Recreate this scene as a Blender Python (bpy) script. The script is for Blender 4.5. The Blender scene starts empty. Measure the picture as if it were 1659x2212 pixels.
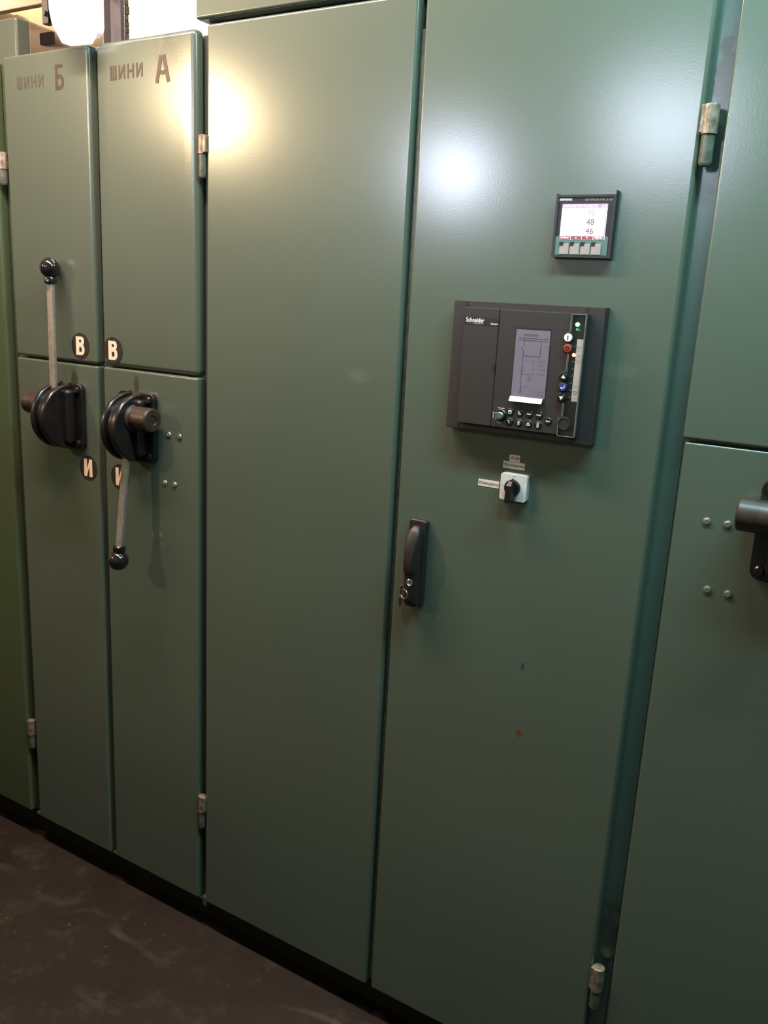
import bpy, bmesh, math, random
from mathutils import Vector, Matrix
from mathutils.geometry import delaunay_2d_cdt
random.seed(7)
S = bpy.context.scene
COL = S.collection
PI = math.pi

# ------------------------------------------------------------------ camera
cam_d = bpy.data.cameras.new('camera')
cam = bpy.data.objects.new('camera', cam_d)
COL.objects.link(cam)
cam_r = Vector((0.8532409, 0.5189899, 0.05127814))
cam_u = Vector((-0.16696942, 0.17870134, 0.96963243))
cam_f = Vector((-0.49406596, 0.83589193, -0.23913074))
M = Matrix((cam_r, cam_u, -cam_f)).transposed().to_4x4()
M.translation = Vector((0.86478, -1.40155, 1.57772))
cam.matrix_world = M
cam_d.sensor_fit = 'VERTICAL'
cam_d.sensor_height = 24.0
cam_d.lens = 1862.73 / 2212 * 24.0
cam_d.clip_start = 0.02
S.camera = cam

# ------------------------------------------------------------------ world
w = bpy.data.worlds.new('overcast_sky')
S.world = w
w.use_nodes = True
w.node_tree.nodes['Background'].inputs['Color'].default_value = (0.93, 0.96, 1.0, 1)
w.node_tree.nodes['Background'].inputs['Strength'].default_value = 3.6

# ------------------------------------------------------------------ exposure
S.view_settings.view_transform = 'Standard'
S.view_settings.look = 'None'
S.view_settings.gamma = 1.0
S.view_settings.use_curve_mapping = False
S.view_settings.exposure = 0.0


# ------------------------------------------------------------------ area lights
def area(name, loc, target, sx, sy, power, color):
    d = bpy.data.lights.new(name, 'AREA')
    d.shape = 'RECTANGLE'
    d.size = sx
    d.size_y = sy
    d.energy = power
    d.color = color
    o = bpy.data.objects.new(name, d)
    COL.objects.link(o)
    o.location = loc
    o.rotation_euler = (Vector(target) - Vector(loc)).to_track_quat('-Z', 'Y').to_euler()
    return o


# daylight through the two transom windows in the wall behind the camera
area('daylight_window_narrow', (-1.62, -3.43, 2.33), (-1.62, 0, 2.33), 0.26, 0.24, 19, (0.74, 0.80, 1.0))
area('daylight_window_wide', (-0.43, -3.43, 2.52), (-0.43, 0, 2.52), 0.50, 0.42, 15, (0.74, 0.80, 1.0))
# two unseen lights added overhead so the doors fade darker downwards
area('added_tube_light_left', (-0.62, -0.45, 2.58), (-0.62, -0.45, 0), 1.15, 0.10, 51, (1.0, 0.70, 0.60))
area('added_tube_light_right', (0.90, -0.45, 2.58), (0.90, -0.45, 0), 1.15, 0.10, 43, (0.54, 0.94, 1.0))

WARM_LAMP = (-2.66, -2.40, 2.52)
WARM_STRENGTH = 430


# ------------------------------------------------------------------ node helpers
def new_mat(name):
    m = bpy.data.materials.new(name)
    m.use_nodes = True
    return m, m.node_tree, m.node_tree.nodes['Principled BSDF']


def noise(nt, vec, scale, detail=3.0, rough=0.55):
    n = nt.nodes.new('ShaderNodeTexNoise')
    n.inputs['Scale'].default_value = scale
    n.inputs['Detail'].default_value = detail
    n.inputs['Roughness'].default_value = rough
    nt.links.new(vec, n.inputs['Vector'])
    return n.outputs['Fac']


def ramp(nt, fac, a, b, va=0.0, vb=1.0):
    r = nt.nodes.new('ShaderNodeMapRange')
    r.inputs['From Min'].default_value = a
    r.inputs['From Max'].default_value = b
    r.inputs['To Min'].default_value = va
    r.inputs['To Max'].default_value = vb
    nt.links.new(fac, r.inputs['Value'])
    return r.outputs['Result']


def mixc(nt, fac, ca, cb):
    m = nt.nodes.new('ShaderNodeMix')
    m.data_type = 'RGBA'
    if hasattr(fac, 'is_linked'):
        nt.links.new(fac, m.inputs['Factor'])
    else:
        m.inputs['Factor'].default_value = fac
    for sock, c in (('A', ca), ('B', cb)):
        i = [x for x in m.inputs if x.name == sock and x.type == 'RGBA'][0]
        if hasattr(c, 'is_linked'):
            nt.links.new(c, i)
        else:
            i.default_value = (*c, 1)
    return [x for x in m.outputs if x.type == 'RGBA'][0]


def math_n(nt, op, a, b=None):
    n = nt.nodes.new('ShaderNodeMath')
    n.operation = op
    for i, v in enumerate((a, b)):
        if v is None:
            continue
        if hasattr(v, 'is_linked'):
            nt.links.new(v, n.inputs[i])
        else:
            n.inputs[i].default_value = v
    return n.outputs[0]


def position(nt):
    return nt.nodes.new('ShaderNodeNewGeometry').outputs['Position']


def stain(nt, pos, col, centre, radii, tint, seed_scale=90, strength=0.9, ragged=0.6):
    """a worn or chipped spot with a ragged outline of its own, fixed on the metal"""
    sub = nt.nodes.new('ShaderNodeVectorMath')
    sub.operation = 'SUBTRACT'
    nt.links.new(pos, sub.inputs[0])
    sub.inputs[1].default_value = centre
    div = nt.nodes.new('ShaderNodeVectorMath')
    div.operation = 'DIVIDE'
    nt.links.new(sub.outputs[0], div.inputs[0])
    div.inputs[1].default_value = radii
    ln = nt.nodes.new('ShaderNodeVectorMath')
    ln.operation = 'LENGTH'
    nt.links.new(div.outputs[0], ln.inputs[0])
    nz = noise(nt, pos, seed_scale, 3)
    d = math_n(nt, 'ADD', ln.outputs['Value'], math_n(nt, 'MULTIPLY', math_n(nt, 'SUBTRACT', nz, 0.5), ragged * 2))
    f = ramp(nt, d, 1.15, 0.75, 0.0, strength)
    return mixc(nt, f, col, tint)


def paint(name, base, rough=0.20, stains=(), bump=0.035, wear=0.5, spec=0.9):
    m, nt, p = new_mat(name)
    pos = position(nt)
    big = ramp(nt, noise(nt, pos, 2.2, 1), 0.2, 0.8)
    fine = ramp(nt, noise(nt, pos, 140, 2), 0.2, 0.8)
    dark = tuple(c * 0.95 for c in base)
    lite = tuple(c * 1.05 for c in base)
    col = mixc(nt, big, dark, lite)
    col = mixc(nt, math_n(nt, 'MULTIPLY', fine, 0.04), col, tuple(c * 0.8 for c in base))
    for s in stains:
        col = stain(nt, pos, col, *s)
    nt.links.new(col, p.inputs['Base Color'])
    r = ramp(nt, noise(nt, pos, 3.0, 1), 0.2, 0.8, rough - 0.01, rough + 0.01)
    nt.links.new(r, p.inputs['Roughness'])
    p.inputs['Specular IOR Level'].default_value = spec
    b1 = nt.nodes.new('ShaderNodeBump')
    b1.inputs['Strength'].default_value = bump
    b1.inputs['Distance'].default_value = 0.0012
    nt.links.new(noise(nt, pos, 330, 2), b1.inputs['Height'])
    b2 = nt.nodes.new('ShaderNodeBump')
    b2.inputs['Strength'].default_value = 0.02
    b2.inputs['Distance'].default_value = 0.004
    nt.links.new(noise(nt, pos, 4.5, 2), b2.inputs['Height'])
    nt.links.new(b1.outputs['Normal'], b2.inputs['Normal'])
    nt.links.new(b2.outputs['Normal'], p.inputs['Normal'])
    return m


def plain(name, col, rough=0.5, metal=0.0, var=0.12, scale=60, emit=None, estr=0.0, spec=0.5, coat=0.0, bump=0.0):
    m, nt, p = new_mat(name)
    tc = nt.nodes.new('ShaderNodeTexCoord').outputs['Object']
    f = ramp(nt, noise(nt, tc, scale, 3), 0.3, 0.7)
    c = mixc(nt, f, tuple(x * (1 - var) for x in col), tuple(min(1, x * (1 + var)) for x in col))
    nt.links.new(c, p.inputs['Base Color'])
    p.inputs['Roughness'].default_value = rough
    p.inputs['Metallic'].default_value = metal
    p.inputs['Specular IOR Level'].default_value = spec
    p.inputs['Coat Weight'].default_value = coat
    if emit:
        p.inputs['Emission Color'].default_value = (*emit, 1)
        p.inputs['Emission Strength'].default_value = estr
    if bump:
        b = nt.nodes.new('ShaderNodeBump')
        b.inputs['Strength'].default_value = bump
        b.inputs['Distance'].default_value = 0.001
        nt.links.new(noise(nt, tc, scale * 3, 3), b.inputs['Height'])
        nt.links.new(b.outputs['Normal'], p.inputs['Normal'])
    return m


GREEN = (0.084, 0.108, 0.080)
RUST = (0.10, 0.045, 0.022)
CHIP = (0.15, 0.045, 0.022)
m_paint = paint('green_enamel', GREEN, stains=(
    ((0.3528, 0, 0.8054), (0.0065, 0.02, 0.0085), CHIP, 160, 0.95, 0.4),
    ((0.3484, 0, 0.9384), (0.0035, 0.02, 0.0075), (0.035, 0.04, 0.03), 160, 0.8, 0.5),
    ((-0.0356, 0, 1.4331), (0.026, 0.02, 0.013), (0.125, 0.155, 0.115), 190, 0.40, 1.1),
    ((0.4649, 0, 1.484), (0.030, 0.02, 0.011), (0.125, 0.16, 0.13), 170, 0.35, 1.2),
    ((0.100, 0, 0.985), (0.012, 0.02, 0.030), (0.045, 0.05, 0.032), 150, 0.6, 0.9),
))
m_paint_b = paint('green_enamel_busbar', GREEN, stains=(
    ((-0.636, 0, 1.360), (0.008, 0.02, 0.020), (0.045, 0.030, 0.018), 120, 0.75, 0.7),
    ((-0.525, 0, 2.035), (0.030, 0.05, 0.045), (0.06, 0.06, 0.045), 60, 0.5, 1.0),
    ((-0.845, 0, 1.352), (0.012, 0.02, 0.022), (0.05, 0.028, 0.016), 120, 0.75, 0.7),
))
m_frame = paint('green_frame_enamel', (0.070, 0.105, 0.085), rough=0.25, bump=0.03, stains=(
    ((0.562, 0.02, 1.925), (0.016, 0.04, 0.055), (0.042, 0.033, 0.017), 55, 0.8, 0.8),
    ((0.565, 0.02, 1.83), (0.012, 0.04, 0.07), (0.03, 0.032, 0.025), 70, 0.7, 0.8),
    ((0.556, 0.02, 0.44), (0.018, 0.04, 0.09), (0.026, 0.023, 0.015), 40, 0.6, 0.9),
    ((-0.436, 0.02, 0.42), (0.010, 0.04, 0.03), (0.07, 0.040, 0.025), 60, 0.7, 0.8),
    ((-0.42, 0.0, 2.092), (0.05, 0.05, 0.005), (0.10, 0.045, 0.02), 60, 0.7, 0.9),
))
m_far = paint('leaf_green_enamel', (0.062, 0.088, 0.044), stains=())
m_plinth = plain('plinth_black', (0.018, 0.016, 0.013), 0.75, var=0.3, scale=20)
m_stencil = plain('stencil_paint', (0.034, 0.020, 0.017), 0.35, var=0.35, scale=200)
m_stencil_f = plain('stencil_paint_faded', (0.055, 0.055, 0.042), 0.28, var=0.3, scale=200)
m_bake = plain('black_phenolic', (0.010, 0.008, 0.0078), 0.30, var=0.3, scale=30, coat=0.25)
m_hub = plain('brown_phenolic', (0.035, 0.022, 0.017), 0.42, var=0.4, scale=60)
m_knob = plain('black_ball', (0.010, 0.008, 0.008), 0.14, var=0.2, coat=0.6)
m_steel = plain('lever_steel', (0.30, 0.27, 0.235), 0.48, 0.55, var=0.22, scale=70, bump=0.08)
m_bright = plain('bright_steel', (0.66, 0.63, 0.58), 0.27, 0.9, var=0.08)
m_hinge = plain('worn_hinge_metal', (0.27, 0.21, 0.15), 0.36, 0.45, var=0.6, scale=90, bump=0.25)
m_hinge_p = plain('painted_hinge_pin', (0.085, 0.095, 0.07), 0.30, 0.0, var=0.35, scale=90, bump=0.15)
m_sticker = plain('sticker_black', (0.020, 0.017, 0.013), 0.45, var=0.2)
m_cream = plain('sticker_cream', (0.80, 0.66, 0.50), 0.5, var=0.05)
m_paper = plain('label_paper', (0.66, 0.60, 0.55), 0.7, var=0.06, scale=120)
m_ink = plain('label_ink', (0.035, 0.03, 0.03), 0.7, var=0.1)
m_relay = plain('relay_charcoal', (0.024, 0.0205, 0.019), 0.55, var=0.12, scale=300, bump=0.12)
m_relay_d = plain('relay_black', (0.010, 0.010, 0.010), 0.5, var=0.1)
m_btn = plain('button_black', (0.006, 0.006, 0.006), 0.4, var=0.1)
m_white = plain('print_white', (0.80, 0.78, 0.75), 0.6, var=0.03)
m_grey = plain('print_grey', (0.28, 0.28, 0.28), 0.6, var=0.05)
m_red = plain('button_red', (0.34, 0.035, 0.02), 0.4, var=0.1)
m_blue = plain('button_blue', (0.02, 0.03, 0.16), 0.4, var=0.1)
m_lcd = plain('relay_lcd', (0.10, 0.09, 0.11), 0.35, var=0.10, scale=18, emit=(0.108, 0.088, 0.118), estr=0.85)
m_lcd_ink = plain('relay_lcd_ink', (0.035, 0.03, 0.045), 0.5, var=0.1)
m_lcd_ink2 = plain('relay_lcd_faint_ink', (0.10, 0.085, 0.11), 0.5, var=0.1, emit=(0.10, 0.085, 0.11), estr=0.45)
m_slip = plain('white_slip_paper', (0.86, 0.82, 0.80), 0.6, var=0.02)
m_pac = plain('meter_bezel', (0.020, 0.020, 0.021), 0.42, var=0.1)
m_pac_face = plain('meter_face', (0.014, 0.012, 0.014), 0.5, var=0.1)
m_teal = plain('meter_teal', (0.085, 0.155, 0.135), 0.5, var=0.04)
m_key = plain('meter_key', (0.33, 0.27, 0.25), 0.5, var=0.08)
m_pscr = plain('meter_screen', (0.9, 0.88, 0.9), 0.4, var=0.01, emit=(1.0, 0.93, 1.0), estr=1.05)
m_phdr = plain('meter_screen_header', (0.16, 0.11, 0.16), 0.4, var=0.03, emit=(0.68, 0.41, 0.74), estr=0.72)
m_pbar = plain('meter_screen_bar', (0.12, 0.04, 0.045), 0.4, var=0.03, emit=(0.34, 0.075, 0.10), estr=0.7)
m_pdig = plain('meter_digits', (0.06, 0.035, 0.05), 0.4, var=0.1, emit=(0.28, 0.13, 0.22), estr=0.75)
m_pdig_f = plain('meter_digits_faint', (0.16, 0.15, 0.16), 0.4, var=0.1, emit=(0.50, 0.47, 0.50), estr=0.8)
m_pwhite = plain('meter_screen_text', (0.9, 0.9, 0.9), 0.4, var=0.01, emit=(1, 0.95, 1), estr=0.9)
m_green_led = plain('green_led', (0.1, 0.8, 0.2), 0.3, emit=(0.15, 1.0, 0.25), estr=9)
m_green_dim = plain('green_led_dim', (0.05, 0.5, 0.1), 0.3, emit=(0.02, 0.55, 0.10), estr=0.7)
m_red_led = plain('red_led', (0.9, 0.1, 0.05), 0.3, emit=(1.0, 0.16, 0.08), estr=9)
m_led_off = plain('unlit_led', (0.055, 0.045, 0.042), 0.4)
m_switch = plain('switch_plate_white', (0.62, 0.59, 0.56), 0.35, var=0.10, scale=70)
m_switch_g = plain('switch_housing_grey', (0.30, 0.31, 0.30), 0.5, var=0.08)
m_handle = plain('handle_black', (0.019, 0.015, 0.015), 0.48, var=0.15, scale=120, bump=0.08)
m_lampw = plain('luminaire_diffuser', (0.9, 0.88, 0.9), 0.5, var=0.01, emit=(1.0, 0.94, 0.98), estr=1.5)
m_lampb = plain('luminaire_base', (0.75, 0.68, 0.70), 0.5, var=0.03, emit=(1.0, 0.90, 0.95), estr=0.5)
m_post = plain('post_paint', (0.16, 0.155, 0.18), 0.5, 0.3, var=0.2, scale=30, bump=0.1)
m_post_d = plain('post_dark', (0.035, 0.028, 0.032), 0.7, var=0.3, scale=30)
m_felt = plain('dusty_felt', (0.09, 0.075, 0.065), 0.95, var=0.4, scale=120, bump=0.8)
m_duct = plain('duct_beige', (0.72, 0.55, 0.40), 0.6, var=0.12, scale=6)
m_beam = plain('beam_brown', (0.34, 0.26, 0.20), 0.7, var=0.15, scale=8)
m_wall = plain('wall_cream', (0.72, 0.60, 0.44), 0.85, var=0.06, scale=3)
m_wallf = plain('wall_front_paint', (0.16, 0.17, 0.15), 0.8, var=0.08, scale=3)
m_dado = plain('wall_dado_green', (0.05, 0.065, 0.05), 0.6, var=0.1, scale=3)
m_ceil = plain('ceiling_grey', (0.20, 0.195, 0.18), 0.9, var=0.05, scale=2)
m_wframe = plain('window_frame_white', (0.6, 0.6, 0.58), 0.6)
m_bulb = plain('bulb_glow', (1, 0.8, 0.5), 0.4, var=0.0, emit=(1.0, 0.74, 0.44), estr=WARM_STRENGTH)
m_bulb_added = plain('added_bulb_glow', (1, 0.8, 0.5), 0.4, var=0.0, emit=(1.0, 0.78, 0.52), estr=420)
m_cord = plain('lamp_cord', (0.02, 0.02, 0.02), 0.6)
m_lum = plain('added_tube_white', (0.6, 0.6, 0.58), 0.5)


def glass(name, tint=(1, 1, 1), rough=0.03, trans=0.82):
    m, nt, p = new_mat(name)
    out = nt.nodes['Material Output']
    tr = nt.nodes.new('ShaderNodeBsdfTransparent')
    tr.inputs['Color'].default_value = (*tint, 1)
    gl = nt.nodes.new('ShaderNodeBsdfGlossy')
    gl.inputs['Roughness'].default_value = rough
    gl.inputs['Color'].default_value = (1, 1, 1, 1)
    fr = nt.nodes.new('ShaderNodeLayerWeight')
    fr.inputs['Blend'].default_value = 0.5
    fac = math_n(nt, 'ADD', math_n(nt, 'MULTIPLY', math_n(nt, 'POWER', fr.outputs['Facing'], 5.0), 0.6), 0.035)
    mx = nt.nodes.new('ShaderNodeMixShader')
    nt.links.new(fac, mx.inputs[0])
    nt.links.new(tr.outputs[0], mx.inputs[1])
    nt.links.new(gl.outputs[0], mx.inputs[2])
    nt.links.new(mx.outputs[0], out.inputs['Surface'])
    return m


m_flap = glass('clear_plastic', (0.96, 0.96, 0.96), 0.08)
m_pane = glass('window_glass', (0.97, 0.98, 1.0), 0.02)
m_flap_edge = plain('clear_plastic_edge', (0.20, 0.19, 0.18), 0.25, var=0.2)


def floor_mat():
    m, nt, p = new_mat('brown_floor')
    pos = position(nt)
    a = ramp(nt, noise(nt, pos, 2.6, 6, 0.62), 0.3, 0.72)
    col = mixc(nt, a, (0.0145, 0.0086, 0.0050), (0.0295, 0.0190, 0.0115))
    b = ramp(nt, noise(nt, pos, 11, 6, 0.68), 0.54, 0.72, 0, 0.75)
    col = mixc(nt, b, col, (0.058, 0.041, 0.027))
    c = ramp(nt, noise(nt, pos, 55, 3, 0.6), 0.68, 0.75, 0, 0.85)
    col = mixc(nt, c, col, (0.11, 0.085, 0.066))
    # long curved scuffs left by shoes and trolleys
    wv = nt.nodes.new('ShaderNodeTexWave')
    wv.wave_type = 'RINGS'
    wv.inputs['Scale'].default_value = 1.7
    wv.inputs['Distortion'].default_value = 9.0
    wv.inputs['Detail'].default_value = 3.0
    nt.links.new(pos, wv.inputs['Vector'])
    s = math_n(nt, 'MULTIPLY', ramp(nt, wv.outputs['Fac'], 0.93, 1.0), ramp(nt, noise(nt, pos, 4, 4), 0.48, 0.62, 0, 0.6))
    col = mixc(nt, s, col, (0.085, 0.062, 0.048))
    nt.links.new(col, p.inputs['Base Color'])
    nt.links.new(ramp(nt, noise(nt, pos, 7, 5), 0.3, 0.7, 0.5, 0.75), p.inputs['Roughness'])
    p.inputs['Specular IOR Level'].default_value = 0.3
    bp = nt.nodes.new('ShaderNodeBump')
    bp.inputs['Strength'].default_value = 0.25
    bp.inputs['Distance'].default_value = 0.003
    nt.links.new(noise(nt, pos, 60, 5), bp.inputs['Height'])
    nt.links.new(bp.outputs['Normal'], p.inputs['Normal'])
    return m


m_floor = floor_mat()

# ------------------------------------------------------------------ object helpers
WPOS = {}


def thing(name, label, cat, loc, group=None):
    o = bpy.data.objects.new(name, None)
    COL.objects.link(o)
    o.empty_display_size = 0.05
    o.location = loc
    o['label'] = label
    o['category'] = cat
    if group:
        o['group'] = group
    WPOS[o] = Vector(loc)
    return o


def obj(name, bm, mat, parent=None, label=None, smooth=35):
    """link a bmesh given in world coordinates as ONE mesh object"""
    lo = Vector([min(v.co[i] for v in bm.verts) for i in range(3)])
    hi = Vector([max(v.co[i] for v in bm.verts) for i in range(3)])
    c = (lo + hi) / 2
    bmesh.ops.translate(bm, verts=bm.verts, vec=-c)
    bmesh.ops.recalc_face_normals(bm, faces=bm.faces)
    me = bpy.data.meshes.new(name)
    bm.to_mesh(me)
    bm.free()
    me.materials.append(mat)
    if smooth:
        for p in me.polygons:
            p.use_smooth = True
        me.set_sharp_from_angle(angle=math.radians(smooth))
    o = place(name, me, c, parent, label)
    if smooth:
        wn = o.modifiers.new('weighted_normals', 'WEIGHTED_NORMAL')
        wn.keep_sharp = True
        wn.weight = 100
    return o


def place(name, me, c, parent=None, label=None):
    o = bpy.data.objects.new(name, me)
    COL.objects.link(o)
    c = Vector(c)
    if parent is not None:
        o.parent = parent
        o.location = c - WPOS[parent]
    else:
        o.location = c
    WPOS[o] = c
    if label:
        o['label'] = label
    return o


def dup(o, c, parent, name=None, label=None):
    """another instance of a finished piece (shares its mesh), with its children"""
    n = o.copy()
    COL.objects.link(n)
    n.parent = parent
    n.location = Vector(c) - WPOS[parent]
    WPOS[n] = Vector(c)
    if label:
        n['label'] = label
    for ch in [x for x in bpy.data.objects if x.parent == o]:
        d = ch.copy()
        COL.objects.link(d)
        d.parent = n
        WPOS[d] = Vector(c) + ch.location
    return n


def struct(name, bm, mat, parent=None, smooth=0):
    o = obj(name, bm, mat, parent, None, smooth)
    if parent is None:
        o['kind'] = 'structure'
    return o


def BM():
    return bmesh.new()


def box(bm, x0, x1, y0, y1, z0, z1, bev=0.0, seg=2, front_only=False):
    vs = [bm.verts.new((x, y, z)) for x in (x0, x1) for y in (y0, y1) for z in (z0, z1)]
    q = [(0, 1, 3, 2), (4, 6, 7, 5), (0, 4, 5, 1), (2, 3, 7, 6), (0, 2, 6, 4), (1, 5, 7, 3)]
    fs = [bm.faces.new([vs[i] for i in f]) for f in q]
    if bev > 0:
        es = set(e for f in fs for e in f.edges)
        if front_only:
            ym = min(y0, y1)
            es = [e for e in es if any(abs(v.co.y - ym) < 1e-7 for v in e.verts)]
        bmesh.ops.bevel(bm, geom=list(es), offset=bev, segments=seg, profile=0.5, affect='EDGES')
    return bm


def prism(bm, pts, a0, a1, axis='y', bev=0.0, seg=2):
    """polygon (in the other two axes) pushed along an axis"""
    def P(u, v, a):
        return {'y': (u, a, v), 'x': (a, u, v), 'z': (u, v, a)}[axis]
    A = [bm.verts.new(P(u, v, a0)) for u, v in pts]
    B = [bm.verts.new(P(u, v, a1)) for u, v in pts]
    f0 = bm.faces.new(A)
    f1 = bm.faces.new(B[::-1])
    n = len(pts)
    for i in range(n):
        bm.faces.new((A[i], A[(i + 1) % n], B[(i + 1) % n], B[i]))
    if bev > 0:
        bmesh.ops.recalc_face_normals(bm, faces=bm.faces)
        bmesh.ops.bevel(bm, geom=list(f0.edges) + list(f1.edges), offset=bev, segments=seg, profile=0.5, affect='EDGES')
    return bm


def circ(cx, cz, r, n=32, a0=0.0, a1=2 * PI):
    full = abs(a1 - a0 - 2 * PI) < 1e-6
    m = n if full else n + 1
    return [(cx + r * math.cos(a0 + (a1 - a0) * i / n), cz + r * math.sin(a0 + (a1 - a0) * i / n)) for i in range(m)]


def lathe(bm, prof, org, axis, n=28):
    """prof: (radius, distance along axis)"""
    ax = Vector(axis).normalized()
    t = Vector((0, 0, 1)) if abs(ax.z) < 0.9 else Vector((1, 0, 0))
    e1 = ax.cross(t).normalized()
    e2 = ax.cross(e1)
    org = Vector(org)
    rings = []
    for r, d in prof:
        if r < 1e-6:
            rings.append([bm.verts.new(org + ax * d)])
        else:
            rings.append([bm.verts.new(org + ax * d + (e1 * math.cos(2 * PI * i / n) + e2 * math.sin(2 * PI * i / n)) * r) for i in range(n)])
    for a, b in zip(rings, rings[1:]):
        for i in range(n):
            j = (i + 1) % n
            if len(a) == 1 and len(b) > 1:
                bm.faces.new((a[0], b[i], b[j]))
            elif len(b) == 1 and len(a) > 1:
                bm.faces.new((a[i], a[j], b[0]))
            elif len(a) > 1:
                bm.faces.new((a[i], a[j], b[j], b[i]))
    for k, flip in ((0, True), (-1, False)):
        if len(rings[k]) > 1:
            bm.faces.new(rings[k] if not flip else rings[k][::-1])
    return bm


def ball(bm, c, r, n=24, m=14):
    prof = [(r * math.sin(PI * i / m), -r * math.cos(PI * i / m)) for i in range(m + 1)]
    prof[0] = (0, -r)
    prof[-1] = (0, r)
    return lathe(bm, prof, c, (0, 0, 1), n)


def torus(bm, c, R, r, e1, e2, n=28, m=8):
    c, e1, e2 = Vector(c), Vector(e1).normalized(), Vector(e2).normalized()
    e3 = e1.cross(e2)
    g = []
    for i in range(n):
        a = 2 * PI * i / n
        d = e1 * math.cos(a) + e2 * math.sin(a)
        g.append([bm.verts.new(c + d * (R + r * math.cos(2 * PI * j / m)) + e3 * r * math.sin(2 * PI * j / m)) for j in range(m)])
    for i in range(n):
        for j in range(m):
            bm.faces.new((g[i][j], g[(i + 1) % n][j], g[(i + 1) % n][(j + 1) % m], g[i][(j + 1) % m]))
    return bm


def bar(bm, p0, p1, wx, wy, bev=0.001):
    """rectangular bar from p0 to p1, wx wide along x"""
    p0, p1 = Vector(p0), Vector(p1)
    d = (p1 - p0).normalized()
    ex = Vector((1, 0, 0))
    ex = (ex - d * ex.dot(d)).normalized()
    ey = d.cross(ex)
    A = [bm.verts.new(p0 + ex * sx * wx / 2 + ey * sy * wy / 2) for sx, sy in ((-1, -1), (1, -1), (1, 1), (-1, 1))]
    B = [bm.verts.new(p1 + ex * sx * wx / 2 + ey * sy * wy / 2) for sx, sy in ((-1, -1), (1, -1), (1, 1), (-1, 1))]
    fs = [bm.faces.new(A), bm.faces.new(B[::-1])]
    for i in range(4):
        fs.append(bm.faces.new((A[i], A[(i + 1) % 4], B[(i + 1) % 4], B[i])))
    if bev:
        bmesh.ops.recalc_face_normals(bm, faces=fs)
        bmesh.ops.bevel(bm, geom=list(set(e for f in fs for e in f.edges)), offset=bev, segments=2, profile=0.5, affect='EDGES')
    return bm


def stroke(bm, pts, w, y0, y1, closed=False):
    """flat thick line in the x-z plane, from y0 (front) to y1"""
    seq = list(zip(pts, pts[1:] + pts[:1])) if closed else list(zip(pts, pts[1:]))
    for (ax, az), (bx, bz) in seq:
        d = Vector((bx - ax, bz - az))
        if d.length < 1e-9:
            continue
        n = Vector((-d.y, d.x)).normalized() * w / 2
        prism(bm, [(ax + n.x, az + n.y), (bx + n.x, bz + n.y), (bx - n.x, bz - n.y), (ax - n.x, az - n.y)], y0, y1)
    return bm


def text(name, body, x0, x1, z0, z1, y, mat, parent, bold=0.0, tilt=0.0, shear=0.0):
    """flat lettering facing -y, fitted in the box x0..x1, z0..z1"""
    cu = bpy.data.curves.new('lettering', 'FONT')
    cu.body = body
    cu.shear = shear
    cu.resolution_u = 3
    cu.fill_mode = 'NONE'
    t = bpy.data.objects.new('lettering', cu)
    COL.objects.link(t)
    bpy.context.view_layer.update()
    dg = bpy.context.evaluated_depsgraph_get()
    ev = t.evaluated_get(dg)
    me = ev.to_mesh()
    v2 = [Vector((v.co.x, v.co.y)) for v in me.vertices]
    ed = [tuple(e.vertices) for e in me.edges]
    ev.to_mesh_clear()
    bpy.data.objects.remove(t)
    bpy.data.curves.remove(cu)
    cdt = delaunay_2d_cdt(v2, ed, [], 0, 1e-5)
    cv, ce = cdt[0], cdt[1]

    def inside(x, y):                       # even-odd rule against the outlines
        n = 0
        for a, b in ed:
            p, q = v2[a], v2[b]
            if (p.y > y) != (q.y > y) and x < (q.x - p.x) * (y - p.y) / (q.y - p.y) + p.x:
                n += 1
        return n % 2 == 1
    vs = [Vector((v.x, v.y, 0)) for v in cv]
    fs = [f for f in cdt[2] if inside(sum(cv[k].x for k in f) / len(f), sum(cv[k].y for k in f) / len(f))]
    used = sorted(set(k for f in fs for k in f))
    rem = {k: n for n, k in enumerate(used)}
    vs = [vs[k] for k in used]
    fs = [[rem[k] for k in f] for f in fs]
    if bold:                                # thicken: push the outline outwards
        bd = {}
        for f in fs:
            for a, b in zip(f, f[1:] + f[:1]):
                bd[(a, b)] = 1
        nrm = {}
        for a, b in bd:
            if (b, a) not in bd:
                d = (vs[b] - vs[a]).normalized()
                n_ = Vector((d.y, -d.x, 0))
                for k in (a, b):
                    nrm[k] = nrm.get(k, Vector((0, 0, 0))) + n_
        for k, n_ in nrm.items():
            if n_.length > 1e-6:
                vs[k] = vs[k] + n_.normalized() * bold
    lx, hx = min(v.x for v in vs), max(v.x for v in vs)
    ly, hy = min(v.y for v in vs), max(v.y for v in vs)
    bm = BM()
    cx, cz = (x0 + x1) / 2, (z0 + z1) / 2
    ct, st = math.cos(tilt), math.sin(tilt)
    V = []
    for v in vs:
        px = x0 + (v.x - lx) / (hx - lx) * (x1 - x0) - cx
        pz = z0 + (v.y - ly) / (hy - ly) * (z1 - z0) - cz
        V.append(bm.verts.new((cx + px * ct - pz * st, y, cz + px * st + pz * ct)))
    for f in fs:
        try:
            bm.faces.new([V[i] for i in f])
        except ValueError:
            pass
    lo = Vector([min(v.co[i] for v in bm.verts) for i in range(3)])
    hi = Vector([max(v.co[i] for v in bm.verts) for i in range(3)])
    c = (lo + hi) / 2
    bmesh.ops.translate(bm, verts=bm.verts, vec=-c)
    for f in bm.faces:
        f.normal_update()
        if f.normal.y > 0:
            f.normal_flip()
    m2 = bpy.data.meshes.new(name)
    bm.to_mesh(m2)
    bm.free()
    m2.materials.append(mat)
    return place(name, m2, c, parent)


# ------------------------------------------------------------------ the room
RX0, RX1, RY0, RY1, RZ = -6.2, 3.2, -3.4, 2.0, 3.7


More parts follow.
